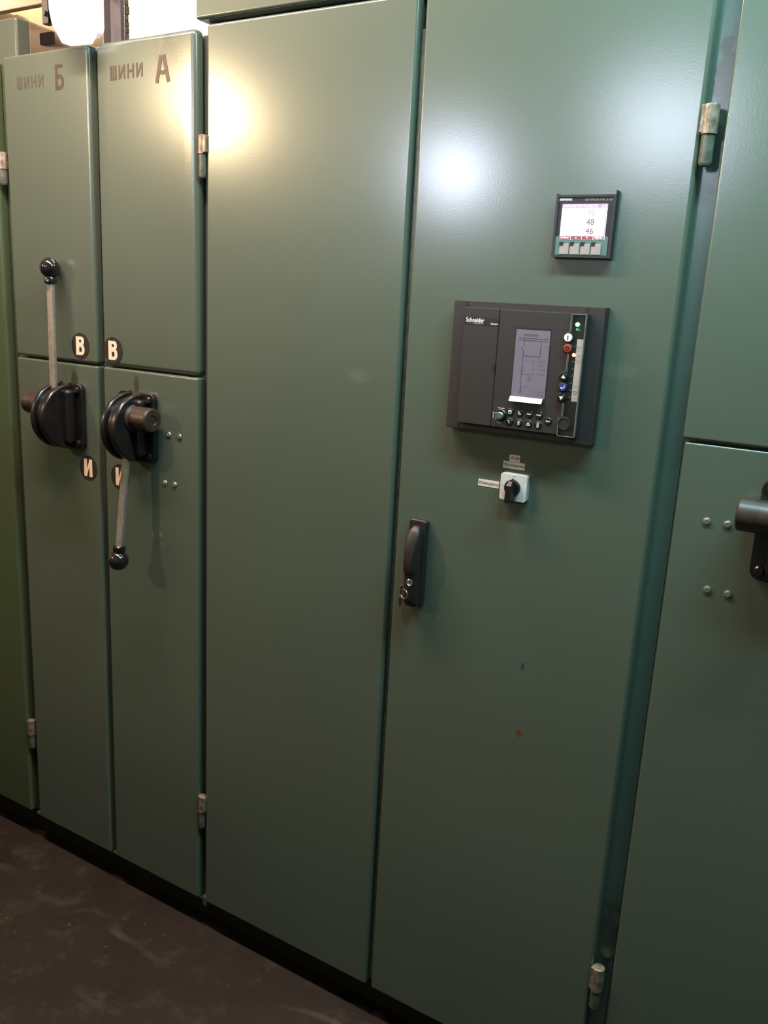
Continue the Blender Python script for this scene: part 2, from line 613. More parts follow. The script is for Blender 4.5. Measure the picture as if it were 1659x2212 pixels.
def slab(x0, x1, y0, y1, z0, z1):
    return box(BM(), x0, x1, y0, y1, z0, z1)


struct('floor', slab(RX0, RX1, RY0, RY1, -0.10, 0.0), m_floor)
struct('ceiling', slab(RX0, RX1, RY0, RY1, RZ, RZ + 0.1), m_ceil)
struct('wall_left', slab(RX0 - 0.1, RX0, RY0, RY1, 0, RZ), m_wall)
struct('wall_right', slab(RX1, RX1 + 0.1, RY0, RY1, 0, RZ), m_wallf)


def wall_with_holes(bm, y0, y1, holes):
    """wall along x with rectangular openings (x0,x1,z0,z1), sorted in x, not overlapping in x"""
    x = RX0
    for hx0, hx1, hz0, hz1 in holes:
        box(bm, x, hx0, y0, y1, 0, RZ)
        box(bm, hx0, hx1, y0, y1, 0, hz0)
        box(bm, hx0, hx1, y0, y1, hz1, RZ)
        x = hx1
    box(bm, x, RX1, y0, y1, 0, RZ)
    return bm


W1 = (-2.98, -2.16, 2.45, 3.35)
W2 = (-1.76, -1.48, 2.20, 2.46)
W3 = (-0.70, -0.16, 2.29, 2.75)
struct('wall_back', wall_with_holes(BM(), RY1, RY1 + 0.2, [W1]), m_wall)
struct('wall_front', wall_with_holes(BM(), RY0 - 0.2, RY0, [W2, W3]), m_wallf)
struct('trim_1', slab(RX0, RX1, RY0 + 0.001, RY0 + 0.012, 0, 1.9), m_dado)
for i, (W, ya, yb) in enumerate(((W1, RY1 + 0.05, RY1 + 0.10), (W2, RY0 - 0.16, RY0 - 0.11), (W3, RY0 - 0.16, RY0 - 0.11))):
    x0, x1, z0, z1 = W
    t = 0.03
    bm = BM()
    box(bm, x0, x0 + t, ya, yb, z0, z1)
    box(bm, x1 - t, x1, ya, yb, z0, z1)
    box(bm, x0 + t, x1 - t, ya, yb, z0, z0 + t)
    box(bm, x0 + t, x1 - t, ya, yb, z1 - t, z1)
    wf = struct('window_%d' % (i + 1), bm, m_wframe)
    ym = (ya + yb) / 2
    obj('pane', slab(x0 + t, x1 - t, ym - 0.002, ym + 0.002, z0 + t, z1 - t), m_pane, wf, smooth=0)

# added tube lights for the falloff down the doors, and the warm hanging lamp of the aisle (behind and above the camera)
for nm, x, lab in (('added_tube_light', -0.62, 'added unseen white tube light over the aisle before the busbar cabinets'),
                   ('added_tube_light', 0.90, 'added unseen white tube light over the aisle before the right cabinet')):
    t = thing(nm, lab, 'lamp', (x, -0.45, 2.59), 'added tube lights over the aisle')
    obj('housing', box(BM(), x - 0.62, x + 0.62, -0.53, -0.37, 2.595, 2.65, 0.008), m_lum, t)
    for dx in (-0.45, 0.45):
        obj('suspension_rod', lathe(BM(), [(0.006, 0), (0.006, RZ - 2.65)], (x + dx, -0.45, 2.65), (0, 0, 1), 8), m_lum, t)
LAMPS = ((WARM_LAMP, m_bulb, 'bare warm bulb hanging on a cord in the aisle'), ((-3.25, 0.75, 3.00), m_bulb_added, 'added unseen warm bulb lighting the space behind the cabinet row'))  # second bulb is added, out of view, to brighten the back wall and duct
for (lx, ly, lz), mb_, lab_ in LAMPS:
    t = thing('pendant_lamp', lab_, 'lamp', (lx, ly, lz))
    obj('bulb', ball(BM(), (lx, ly, lz), 0.09, 24, 14), mb_, t)
    obj('socket', lathe(BM(), [(0.018, 0), (0.022, 0.02), (0.022, 0.06), (0.010, 0.075)], (lx, ly, lz + 0.085), (0, 0, 1), 16), m_cord, t)
    obj('cord', lathe(BM(), [(0.004, 0), (0.004, RZ - lz - 0.16)], (lx, ly, lz + 0.16), (0, 0, 1), 8), m_cord, t)

# things above and behind the cabinets, upper left
t = thing('ventilation_duct', 'beige round duct running back under the ceiling', 'duct', (-2.95, 1.5, 2.70))
d0, d1 = Vector((-3.12, 1.34, 2.745)), Vector((-2.62, 1.70, 2.56))
dd = (d1 - d0).normalized()
obj('duct_pipe', lathe(BM(), [(0.078, 0), (0.078, (d1 - d0).length)], d0, dd, 28), m_duct, t)
obj('duct_pipe', lathe(BM(), [(0.074, 0), (0.078, 0.9)], d0 - dd * 0.9, dd, 28), m_duct, t)
obj('collar', lathe(BM(), [(0.079, 0), (0.086, 0.008), (0.086, 0.05), (0.079, 0.058)], d0 + dd * 0.20, dd, 28), m_duct, t)
obj('support_clip', box(BM(), -2.785, -2.70, 1.46, 1.48, 2.625, 2.675, 0.004), m_post_d, t, 'dark clip at the duct end')
struct('trim_2', box(BM(), RX0, -2.36, 1.20, 1.235, 2.682, 2.95, 0.004), m_beam)
t = thing('hanger_bracket', 'dark steel hanger bracket below the brown beam', 'bracket', (-2.41, 1.2, 2.60))
obj('hanger_strap', box(BM(), -2.388, -2.350, 1.165, 1.198, 2.592, 3.1, 0.003), m_post_d, t)
obj('bolt', lathe(BM(), [(0.010, 0), (0.010, 0.006), (0, 0.007)], (-2.369, 1.165, 2.63), (0, -1, 0), 10), m_post_d, t)
t = thing('steel_post', 'grey steel angle post standing behind the busbar A door top', 'post', (-0.79, 0.12, 2.071))
obj('post_web', box(BM(), -0.806, -0.773, 0.10, 0.112, 2.071, RZ, 0.002), m_post, t)
obj('post_flange', box(BM(), -0.858, -0.806, 0.125, 0.137, 2.071, RZ, 0.002), m_post_d, t)
bm = BM()
zz = 2.071
while zz < 2.6:
    h = random.uniform(0.012, 0.026)
    box(bm, -0.776, -0.766 + random.uniform(-0.002, 0.002), 0.1125, 0.120, zz, zz + h, 0.002, 1)
    zz += h
o = obj('felt_strip', bm, m_felt, t)

# ------------------------------------------------------------------ cabinets
DT = 0.022   # door thickness


def cabinet(name, label, x0, x1, paint_m, ztop=2.071, group='green switchgear cabinets in the row'):
    t = thing(name, label, 'cabinet', ((x0 + x1) / 2, 0.33, 0), group)
    bm = BM()
    box(bm, x0, x1, DT + 0.003, 0.62, 0.085, ztop)
    obj('carcass', bm, paint_m, t, smooth=0)
    obj('plinth', box(BM(), x0, x1, 0.05, 0.60, 0.0, 0.085), m_plinth, t, smooth=0)
    return t


def door(parent, name, x0, x1, z0, z1, mat, r=0.007, y0=0.0, twist=0.0):
    bm = box(BM(), x0, x1, y0, y0 + DT, z0, z1, r, 4, front_only=True)
    if twist:
        for k in range(1, 8):
            for co, no in (((x0 + (x1 - x0) * k / 8, 0, 0), (1, 0, 0)), ((0, 0, z0 + (z1 - z0) * k / 8), (0, 0, 1))):
                bmesh.ops.bisect_plane(bm, geom=bm.verts[:] + bm.edges[:] + bm.faces[:], plane_co=co, plane_no=no)
        for v in bm.verts:
            v.co.y -= twist * max(0, (v.co.z - z0) / (z1 - z0)) * max(0, (v.co.x - x0) / (x1 - x0))
    return obj(name, bm, mat, parent)


def hinge(parent, x, z_top, z_mid, z_bot, r=0.0115, y=0.004):
    bm = lathe(BM(), [(r * 0.55, 0), (r * 0.93, 0.002), (r, 0.006), (r, z_top - z_mid)], (x, y, z_top), (0, 0, -1), 20)
    # the leaf welded to the door, rough at the weld
    h = obj('hinge', bm, m_hinge, parent)
    obj('hinge_pin', lathe(BM(), [(r * 0.80, 0.0005), (r * 0.84, 0.002), (r * 0.84, z_mid - z_bot - 0.006), (r * 0.6, z_mid - z_bot - 0.001), (r * 0.2, z_mid - z_bot)], (x, y, z_mid), (0, 0, -1), 20), m_hinge_p, h)
    return h


def leaf(h, x0, x1, z0, z1, y0=-0.004, y1=0.004):
    bm = box(BM(), x0, x1, y0, y1, z0, z1, 0.0015, 1)
    obj('hinge_leaf', bm, m_hinge, h)


SCREW = None


def screw(parent, x, z, r=0.0064):
    global SCREW
    if SCREW is None:
        SCREW = obj('screw', lathe(BM(), [(r, 0), (r, 0.0008), (r * 0.86, 0.0026), (r * 0.5, 0.0034), (r * 0.34, 0.0033), (r * 0.26, 0.0018), (0, 0.0018)], (x, 0, z), (0, -1, 0), 20), m_bright, parent)
        return SCREW
    return dup(SCREW, (x, WPOS[SCREW].y, z), parent)


# far left cabinet
c0 = cabinet('switchgear_cabinet', 'leaf green cabinet cut off at the left edge of the row', -1.95, -1.086, m_far)
door(c0, 'door', -1.94, -1.094, 0.088, 2.078, m_far)
h = hinge(c0, -1.0775, 1.873, 1.834, 1.797)
h = hinge(c0, -1.0775, 0.384, 0.340, 0.296)
obj('top_panel', box(BM(), -1.95, -1.062, 0.045, 0.085, 2.0725, 2.176, 0.006, 3), m_paint, c0, 'pale green box-shaped top panel')

# busbar B cabinet
cb = cabinet('switchgear_cabinet', 'narrow green cabinet stencilled with letter Б, its lever pointing up', -1.083, -0.758, m_frame)
db = door(cb, 'upper_door', -1.0575, -0.7660, 1.3960, 2.0780, m_paint_b)
lb = door(cb, 'lower_panel', -1.0575, -0.7655, 0.0880, 1.3905, m_paint_b, 0.005)
# busbar A cabinet
ca = cabinet('switchgear_cabinet', 'narrow green cabinet stencilled with letter А, its lever pointing down', -0.757, -0.4425, m_frame)
da = door(ca, 'upper_door', -0.7450, -0.4490, 1.3950, 2.0780, m_paint_b, 0.012, twist=0.007)
la = door(ca, 'lower_panel', -0.7445, -0.4480, 0.0880, 1.3920, m_paint_b, 0.005)
for c, x0, x1 in ((cb, -1.083, -0.758), (ca, -0.757, -0.4425)):
    obj('bottom_rail', box(BM(), x0, x1, 0.010, DT + 0.003, 0.080, 0.0875, 0.001, 1), m_frame, c)

# double door cabinet in the middle
cm = cabinet('switchgear_cabinet', 'wide green double door cabinet carrying the relay and meter', -0.4415, 0.572, m_frame, 2.09)
d1 = door(cm, 'left_door', -0.4250, 0.0515, 0.0880, 2.0830, m_paint, 0.006)
d2 = door(cm, 'right_door', 0.0655, 0.5420, 0.0880, 2.0830, m_paint, 0.006)
obj('bottom_rail', box(BM(), -0.4415, -0.4262, 0.008, DT + 0.003, 0.066, 0.0935, 0.003, 2), m_frame, cm)
obj('top_panel', box(BM(), -0.4515, 0.572, -0.004, 0.40, 2.0915, 2.42, 0.006, 3), m_paint, cm)
obj('closing_strip', box(BM(), 0.0525, 0.0640, 0.014, 0.0245, 0.10, 2.030, 0.001, 1), m_hinge_p, cm, 'grey steel closing strip between the doors')
h = hinge(cm, 0.5535, 1.879, 1.8365, 1.792, 0.0118, 0.002)
leaf(h, 0.5405, 0.5535, 1.838, 1.8775, -0.006, 0.003)
h = hinge(cm, 0.5535, 0.390, 0.340, 0.296, 0.0118, 0.002)
leaf(h, 0.5405, 0.5535, 0.342, 0.388, -0.006, 0.003)
h = hinge(cm, -0.4365, 1.882, 1.845, 1.798, 0.0100, 0.002)
leaf(h, -0.4365, -0.4225, 1.8465, 1.880, -0.006, 0.003)
h = hinge(cm, -0.4365, 0.384, 0.340, 0.294, 0.0100, 0.002)
leaf(h, -0.4365, -0.4225, 0.342, 0.383, -0.006, 0.003)

# right cabinet
cr = cabinet('switchgear_cabinet', 'green cabinet cut off at the right edge of the row', 0.573, 1.16, m_frame, 2.09)
dr = door(cr, 'upper_door', 0.5745, 1.15, 1.3885, 2.083, m_paint, 0.005, y0=0.002)
lr = door(cr, 'lower_panel', 0.5785, 1.15, 0.0880, 1.3840, m_paint, 0.0035, y0=0.004)

# unseen cabinet row added behind the camera to block light from low panels
t = thing('switchgear_cabinet', 'added unseen dark green cabinet row blocking light from across the aisle', 'cabinet', (-1.0, -2.1, 0))
obj('carcass', box(BM(), -5.4, 2.9, -2.45, -1.723, 0.085, 1.93), m_frame, t, smooth=0)
obj('plinth', box(BM(), -5.4, 2.9, -2.43, -1.75, 0.0, 0.085), m_plinth, t, smooth=0)
dd_ = None
for k in range(12):
    xa = -5.39 + k * 0.69
    if dd_ is None:
        dd_ = obj('door', box(BM(), xa, xa + 0.675, -1.723, -1.70, 0.09, 1.92, 0.005, 2), m_paint, t)
    else:
        dup(dd_, (xa + 0.3375, WPOS[dd_].y, WPOS[dd_].z), t)

# rivet screws on the two lower panels
for x, z in ((-0.5354, 1.2577), (-0.5029, 1.2575), (-0.5483, 1.1449), (-0.5180, 1.1453)):
    screw(la, x, z)
for x, z in ((0.6287, 1.2629), (0.6600, 1.2633), (0.6444, 1.1521), (0.6756, 1.1514)):
    s_ = screw(lr, x, z)
    s_.location.y += 0.004


# ------------------------------------------------------------------ stencilled lettering
def stencil_word(parent, x0, x1, z0, z1, w, mat, y, fit=None):
    """ШИНИ in narrow stencil strokes"""
    bm = BM()
    n = 4
    pitch = (x1 - x0) / (n - 1 + 0.62)
    lw = pitch * 0.56
    ya, yb = y - 0.0004, y + 0.0002
    H = z1 - z0
    for k, ch in enumerate('ШИНИ'):
        a = x0 + pitch * k
        b = a + lw
        if ch == 'Ш':
            for q in (a, (a + b) / 2, b):
                stroke(bm, [(q, z1), (q, z0 + H * 0.14)], w, ya, yb)
            stroke(bm, [(a - w / 2, z0 + w / 2), (b + w / 2, z0 + w / 2)], w, ya, yb)
        elif ch == 'И':
            stroke(bm, [(a, z1), (a, z0)], w, ya, yb)
            stroke(bm, [(b, z1), (b, z0)], w, ya, yb)
            stroke(bm, [(a + w * 0.7, z0 + H * 0.12), (b - w * 0.7, z1 - H * 0.12)], w * 0.9, ya, yb)
        else:
            stroke(bm, [(a, z1), (a, z0)], w, ya, yb)
            stroke(bm, [(b, z1), (b, z0)], w, ya, yb)
            stroke(bm, [(a + w * 0.8, (z0 + z1) / 2), (b - w * 0.8, (z0 + z1) / 2)], w, ya, yb)
    if fit:
        fit(bm)
    return obj('stencilled_word', bm, mat, parent, smooth=0)


stencil_word(db, -1.005, -0.915, 2.004, 2.0305, 0.0040, m_stencil_f, 0.0)
bm = BM()
x0, x1, z0, z1, wl = -0.8745, -0.846, 1.994, 2.046, 0.0085
stroke(bm, [(x0 + wl / 2, z1), (x0 + wl / 2, z0)], wl, -0.0004, 0.0002)
stroke(bm, [(x0 + wl + 0.001, z1 - wl / 2 + 0.001), (x1 - 0.004, z1 - wl / 2 + 0.001)], wl * 0.85, -0.0004, 0.0002)
h_, th = 0.0158, 0.0085
zc, xc = z0 + h_, x1 - h_ * 0.85
arc = [-PI / 2 + PI * q / 14 for q in range(15)]
outer = [(x0 + wl + 0.001, z0)] + [(xc + h_ * 0.85 * math.cos(q), zc + h_ * math.sin(q)) for q in arc] + [(x0 + wl + 0.001, zc + h_)]
inner = [(x0 + wl + 0.001, zc - h_ + th)] + [(xc + (h_ - th) * 0.85 * math.cos(q), zc + (h_ - th) * math.sin(q)) for q in arc] + [(x0 + wl + 0.001, zc + h_ - th)]
vo = [bm.verts.new((a, -0.0004, b)) for a, b in outer]
vi = [bm.verts.new((a, -0.0004, b)) for a, b in inner]
for q in range(len(vo) - 1):
    bm.faces.new((vo[q], vo[q + 1], vi[q + 1], vi[q]))
obj('stencilled_letter', bm, m_stencil, db, smooth=0)


def ya_at(x, z):     # face of the slightly sprung upper A door
    return -0.007 * ((z - 1.395) / 0.683) * ((x + 0.745) / 0.296)


def on_a(bm):
    for v in bm.verts:
        v.co.y += ya_at(v.co.x, v.co.z) - 0.0003
    return bm


stencil_word(da, -0.695, -0.599, 2.001, 2.0285, 0.0044, m_stencil, 0.0, on_a)
bm = BM()
x0, x1, z0, z1, wl = -0.5620, -0.5190, 1.985, 2.0365, 0.0092
xm = (x0 + x1) / 2
stroke(bm, [(x0 + wl / 2, z0), (xm - 0.0035, z1)], wl, -0.0004, 0.0002)
stroke(bm, [(x1 - wl / 2, z0), (xm + 0.0035, z1)], wl, -0.0004, 0.0002)
stroke(bm, [(xm - 0.0058, z0 + 0.019), (xm + 0.0058, z0 + 0.019)], wl * 0.85, -0.0004, 0.0002)
obj('stencilled_letter', on_a(bm), m_stencil, da, smooth=0)


# ------------------------------------------------------------------ round letter stickers
def sticker(x, z, ch, label, dy=0.0):
    t = thing('round_sticker', label, 'sticker', (x, 0, z), 'round black letter stickers')
    obj('disc', prism(BM(), circ(x, z, 0.0305, 40), -0.0008, 0.0, 'y'), m_sticker, t)
    bm = BM()
    a, b, lo, hi = x - 0.0145, x + 0.0145, z - 0.0215, z + 0.0215
    ya, yb = -0.0012, -0.0006
    wl = 0.0105
    stroke(bm, [(a + wl / 2, lo), (a + wl / 2, hi)], wl, ya, yb)
    if ch == 'И':
        stroke(bm, [(b - wl / 2, lo), (b - wl / 2, hi)], wl, ya, yb)
        prism(bm, [(a + wl, lo + 0.004), (a + wl, lo + 0.018), (b - wl, hi - 0.004), (b - wl, hi - 0.018)], ya, yb, 'y')
    else:
        th = 0.0075
        stroke(bm, [(a + wl - 0.001, z + 0.0022), (b - 0.006, z + 0.0022)], 0.0068, ya - 0.0003, yb)
        for zc0, zc1, xr in ((z + 0.0005, hi, b - 0.0012), (lo, z + 0.0005 + th * 0.5, b)):
            h_ = (zc1 - zc0) / 2
            zc = (zc0 + zc1) / 2
            outer = [(a + wl, zc0)] + [(xr - h_ * 0.8 + h_ * 0.8 * math.cos(q), zc + h_ * math.sin(q)) for q in [-PI / 2 + PI * i / 12 for i in range(13)]] + [(a + wl, zc1)]
            hi_ = h_ - th
            inner = [(a + wl, zc - hi_)] + [(xr - h_ * 0.8 + (h_ * 0.8 - th * 1.25) * math.cos(q), zc + hi_ * math.sin(q)) for q in [-PI / 2 + PI * i / 12 for i in range(13)]] + [(a + wl, zc + hi_)]
            for k in range(len(outer) - 1):
                prism(bm, [outer[k], outer[k + 1], inner[k + 1], inner[k]], ya - (0.0001 if zc < z else 0.0002), yb, 'y')
    obj('letter', bm, m_cream, t, smooth=0)
    t.location.y += dy


sticker(-0.8195, 1.4344, 'В', 'round black sticker with cream letter В on the upper Б door, right of the raised lever')
sticker(-0.7085, 1.4318, 'В', 'round black sticker with cream letter В at the lower left corner of the upper А door', ya_at(-0.69, 1.4318) - 0.0004)
sticker(-0.8050, 1.1430, 'И', 'round black sticker with cream letter И below the drive with the raised lever')
sticker(-0.6950, 1.1370, 'И', 'round black sticker with cream letter partly hidden behind the lowered lever')


# ------------------------------------------------------------------ hand drives with levers
def hand_drive(label, lever_label, cx, hub_end, hub_r, knob, yback=0.0, lever_dx=0.0):
    cz = 1.266
    hz, hy = 1.291, yback - 0.037
    t = thing('hand_drive', label, 'drive', (cx, yback, cz), 'black hand drives of the disconnectors')
    # flange with four ears
    hw, hh = 0.058, 0.080
    rc = 0.017

    def corner(px, pz, a):
        return [(px + rc * math.cos(a + PI / 2 * q / 4), pz + rc * math.sin(a + PI / 2 * q / 4)) for q in range(5)]
    pts = (corner(cx - hw + rc, cz - hh + rc, PI) + corner(cx + hw - rc, cz - hh + rc, 1.5 * PI) + corner(cx + hw - rc, cz + hh - rc, 0)
           + [(cx + 0.012, cz + hh), (cx + 0.008, cz + hh - 0.012), (cx - 0.020, cz + hh - 0.012), (cx - 0.024, cz + hh)]
           + corner(cx - hw + rc, cz + hh - rc, PI / 2))
    f = obj('mounting_flange', prism(BM(), pts, yback - 0.013, yback, 'y', 0.003), m_bake, t)
    bolt = None
    for sx in (-1, 1):
        for sz in (-1, 1):
            bx, bz = cx + sx * (hw - 0.015), cz + sz * (hh - 0.016)
            if bolt is None:
                bolt = obj('bolt', lathe(BM(), [(0.0085, 0), (0.0085, 0.003), (0.006, 0.0055), (0, 0.006)], (bx, yback - 0.013, bz), (0, -1, 0), 14), m_bake, f)
            else:
                dup(bolt, (bx, WPOS[bolt].y, bz), f)
    # raised housing between flange and sheave
    obj('housing', box(BM(), cx - 0.034, cx + 0.040, yback - 0.040, yback - 0.012, cz - 0.064, cz + 0.066, 0.010, 3), m_bake, t)

    def dpts(r, ext=0.0):
        c = yback - 0.020
        arc = [(c - r * math.sin(a), cz + r * math.cos(a)) for a in [PI * i / 36 for i in range(37)]]
        return arc + [(yback - 0.011, cz - r), (yback - 0.011, cz + r)]
    # grooved sheave: two rims and a core
    obj('sheave_rim', prism(BM(), dpts(0.078), cx - 0.023, cx - 0.011, 'x', 0.004, 3), m_bake, t)
    obj('sheave_rim', prism(BM(), dpts(0.076), cx + 0.004, cx + 0.022, 'x', 0.005, 3), m_bake, t)
    obj('sheave_core', prism(BM(), dpts(0.069), cx - 0.012, cx + 0.006, 'x'), m_bake, t)
    s = 1 if hub_end > cx else -1
    L = abs(hub_end - cx) - 0.018
    hub = obj('hub', lathe(BM(), [(hub_r + 0.004, 0), (hub_r + 0.004, 0.008), (hub_r, 0.011), (hub_r, L - 0.003), (hub_r - 0.003, L), (hub_r * 0.45, L), (hub_r * 0.40, L - 0.003), (0, L - 0.003)], (cx + s * 0.018, hy, hz), (s, 0, 0), 32), m_hub, t)
    # lever swinging in the plane of the sheave
    kx, ky, kz = knob
    p0 = Vector((cx - 0.003 + lever_dx, hy - 0.004, hz))
    p1 = Vector((kx, ky, kz))
    d = (p1 - p0).normalized()
    lv = obj('lever', bar(BM(), p0, p1 - d * 0.020, 0.019, 0.009, 0.0018), m_steel, t, lever_label)
    obj('ferrule', lathe(BM(), [(0.0125, 0), (0.0145, 0.002), (0.0145, 0.012), (0.012, 0.016)], p1 - d * 0.036, d, 20), m_knob, lv)
    obj('ball_knob', ball(BM(), p1, 0.0235), m_knob, lv)
    return t


hand_drive('black hand drive on the busbar Б cabinet with its lever raised', 'worn grey steel lever pointing up', -0.864, -0.966, 0.028, (-0.884, -0.0265, 1.609), lever_dx=-0.003)
hand_drive('black hand drive on the busbar А cabinet with its lever lowered', 'pale grey steel lever pointing down', -0.626, -0.547, 0.027, (-0.635, -0.065, 0.957), lever_dx=0.012)
hand_drive('black hand drive at the right edge, its hub facing left', None, 0.760, 0.677, 0.0255, (0.757, -0.0225, 1.609), yback=0.004)

# ------------------------------------------------------------------ power meter
pm = thing('panel_meter', 'square panel meter with a lit white screen reading 45 48 46', 'meter', (0.382, 0, 1.7065))
X0, X1, Z0, Z1 = 0.3345, 0.4310, 1.6585, 1.7540
bm = BM()
fw = 0.0035
for a in ((X0, X0 + fw, Z0, Z1), (X1 - fw, X1, Z0, Z1), (X0 + fw, X1 - fw, Z0, Z0 + fw), (X0 + fw, X1 - fw, Z1 - fw, Z1)):
    box(bm, a[0], a[1], -0.0135, 0, a[2], a[3])
box(bm, X1 - 0.001, X1 + 0.0008, -0.0125, -0.0005, Z0 - 0.001, Z1 + 0.006)
box(bm, X0 - 0.0008, X0 + 0.001, -0.0125, -0.0005, Z0, Z1 + 0.002)
obj('bezel', bm, m_pac, pm, smooth=0)
obj('front_plate', box(BM(), X0 + fw, X1 - fw, -0.0118, -0.002, Z0 + fw, Z1 - fw), m_pac_face, pm, smooth=0)
obj('teal_band', box(BM(), 0.3382, 0.4248, -0.0122, -0.0110, 1.6625, 1.6910), m_teal, pm, 'teal strip behind the keys', 0)
yf = -0.0124
sc = obj('screen', box(BM(), 0.3450, 0.4190, yf, -0.0110, 1.6862, 1.7402), m_pscr, pm, 'backlit white screen', 0)
obj('screen_header', box(BM(), 0.3450, 0.4190, yf - 0.0002, yf, 1.7342, 1.7402), m_phdr, sc, smooth=0)
text('header_text', 'AMPS INSTANTANEOUS', 0.3462, 0.4035, 1.7350, 1.7394, yf - 0.0005, m_pwhite, sc, bold=0.01)
text('header_text', '3.0', 0.4100, 0.4180, 1.7350, 1.7394, yf - 0.0005, m_pwhite, sc, bold=0.01)
obj('scroll_bar', box(BM(), 0.4170, 0.4188, yf - 0.0002, yf, 1.6920, 1.7200), m_phdr, sc, smooth=0)
obj('scroll_bar', box(BM(), 0.4170, 0.4188, yf - 0.0002, yf, 1.7262, 1.7322), m_phdr, sc, smooth=0)
obj('underline_mark', box(BM(), 0.3520, 0.3625, yf - 0.0002, yf, 1.6925, 1.6932), m_pbar, sc, smooth=0)
for i in range(4):
    a = 0.3452 + i * 0.01845
    obj('soft_key_field', box(BM(), a, a + 0.0178, yf - 0.0003, yf, 1.6864, 1.6915), m_pbar, sc, smooth=0)
text('soft_key_text', '►MAX', 0.3475, 0.3607, 1.6871, 1.6909, yf - 0.0006, m_pwhite, sc, bold=0.01)
text('soft_key_text', '▲', 0.3710, 0.3742, 1.6877, 1.6900, yf - 0.0006, m_pwhite, sc)
text('soft_key_text', '▼', 0.3892, 0.3924, 1.6877, 1.6900, yf - 0.0006, m_pwhite, sc)
text('soft_key_text', 'MENU', 0.4025, 0.4158, 1.6871, 1.6909, yf - 0.0006, m_pwhite, sc, bold=0.01)
for s_, z, mm in (('45', 1.7270, m_pdig_f), ('48', 1.7130, m_pdig), ('46', 1.6993, m_pdig)):
    text('reading', s_, 0.3872, 0.4000, z - 0.0048, z + 0.0048, yf - 0.0005, mm, sc, bold=0.012)
text('reading_unit', 'A', 0.4022, 0.4046, 1.7090, 1.7112, yf - 0.0005, m_pdig_f, sc)
text('reading_unit', 'A', 0.4017, 0.4041, 1.6955, 1.6977, yf - 0.0005, m_pdig_f, sc)
bp = obj('maker_badge', box(BM(), 0.3386, 0.3606, -0.0121, -0.0115, 1.7444, 1.7496), m_teal, pm, 'teal badge with the maker name', 0)
text('maker_name', 'SIEMENS', 0.3396, 0.3596, 1.7453, 1.7488, -0.0124, m_white, bp, bold=0.02)
text('model_text', 'SENTRON PAC3100', 0.3812, 0.4258, 1.7446, 1.7486, -0.0121, m_grey, pm)
for i in range(4):
    a = 0.3466 + i * 0.01755
    k = obj('key', box(BM(), a, a + 0.0158, -0.0138, -0.0115, 1.6630, 1.6795, 0.0008, 2), m_key, pm)
    sq = obj('key_number_field', box(BM(), a - 0.0004, a + 0.0060, -0.0141, -0.0112, 1.6762, 1.6822), m_btn, k, smooth=0)

# ------------------------------------------------------------------ protection relay
rl = thing('protection_relay', 'large charcoal protection relay with display, keys and lit LEDs on the right door', 'relay', (0.303, 0, 1.4725))
FX0, FX1, FZ0, FZ1 = 0.1675, 0.4365, 1.3612, 1.5832
bm = box(BM(), FX0, FX1, -0.020, 0.0, FZ0, FZ1, 0.0015, 2, front_only=True)
fr = obj('mounting_frame', bm, m_relay, rl)
for x in (0.1928, 0.4066):
    obj('frame_groove', box(BM(), x - 0.0022, x + 0.0022, -0.0206, -0.019, FZ0 + 0.0015, FZ1 - 0.0015), m_relay_d, fr, smooth=0)
YF = -0.032
obj('side_cover', box(BM(), 0.1950, 0.2597, YF, -0.019, 1.3742, 1.5722, 0.0012, 2, front_only=True), m_relay, rl, 'blank left cover')
obj('front_panel', box(BM(), 0.2605, 0.4118, YF, -0.019, 1.3742, 1.5716, 0.0012, 2, front_only=True), m_relay, rl)
obj('cover_latch', prism(BM(), [(0.2590, 1.4815), (0.2540, 1.4745), (0.2590, 1.4675)], YF - 0.0010, YF + 0.001, 'y'), m_relay_d, rl, smooth=0)
obj('badge_band', box(BM(), 0.1952, 0.2596, YF - 0.0003, YF + 0.001, 1.5436, 1.5563), m_relay_d, rl, 'darker band carrying the maker name', 0)
yt = YF - 0.0006
text('maker_name', 'Schneider', 0.1988, 0.2333, 1.5478, 1.5556, yt, m_white, rl, bold=0.02)
text('maker_name', 'Electric', 0.2133, 0.2322, 1.5448, 1.5484, yt, m_grey, rl, bold=0.01)
text('range_name', 'Sepam', 0.2452, 0.2592, 1.5450, 1.5484, yt, m_white, rl, bold=0.03)
# display
obj('display_recess', box(BM(), 0.2915, 0.3545, YF - 0.0004, YF + 0.001, 1.4298, 1.5445), m_relay_d, rl, smooth=0)
sx0, sx1, sz0, sz1 = 0.2932, 0.3532, 1.4306, 1.5412
lcd = obj('display', box(BM(), sx0, sx1, YF - 0.0007, YF, sz0, sz1), m_lcd, rl, 'violet grey display with a line diagram', 0)
SW, SH = sx1 - sx0, sz1 - sz0


def sp(u, v):
    return (sx0 + u * SW, sz1 - v * SH)


yl = YF - 0.0008


def lines(name, segs, w, mat):
    bm = BM()
    for s in segs:
        stroke(bm, [sp(*p) for p in s], w, yl - 0.0002, yl)
    obj(name, bm, mat, lcd, smooth=0)


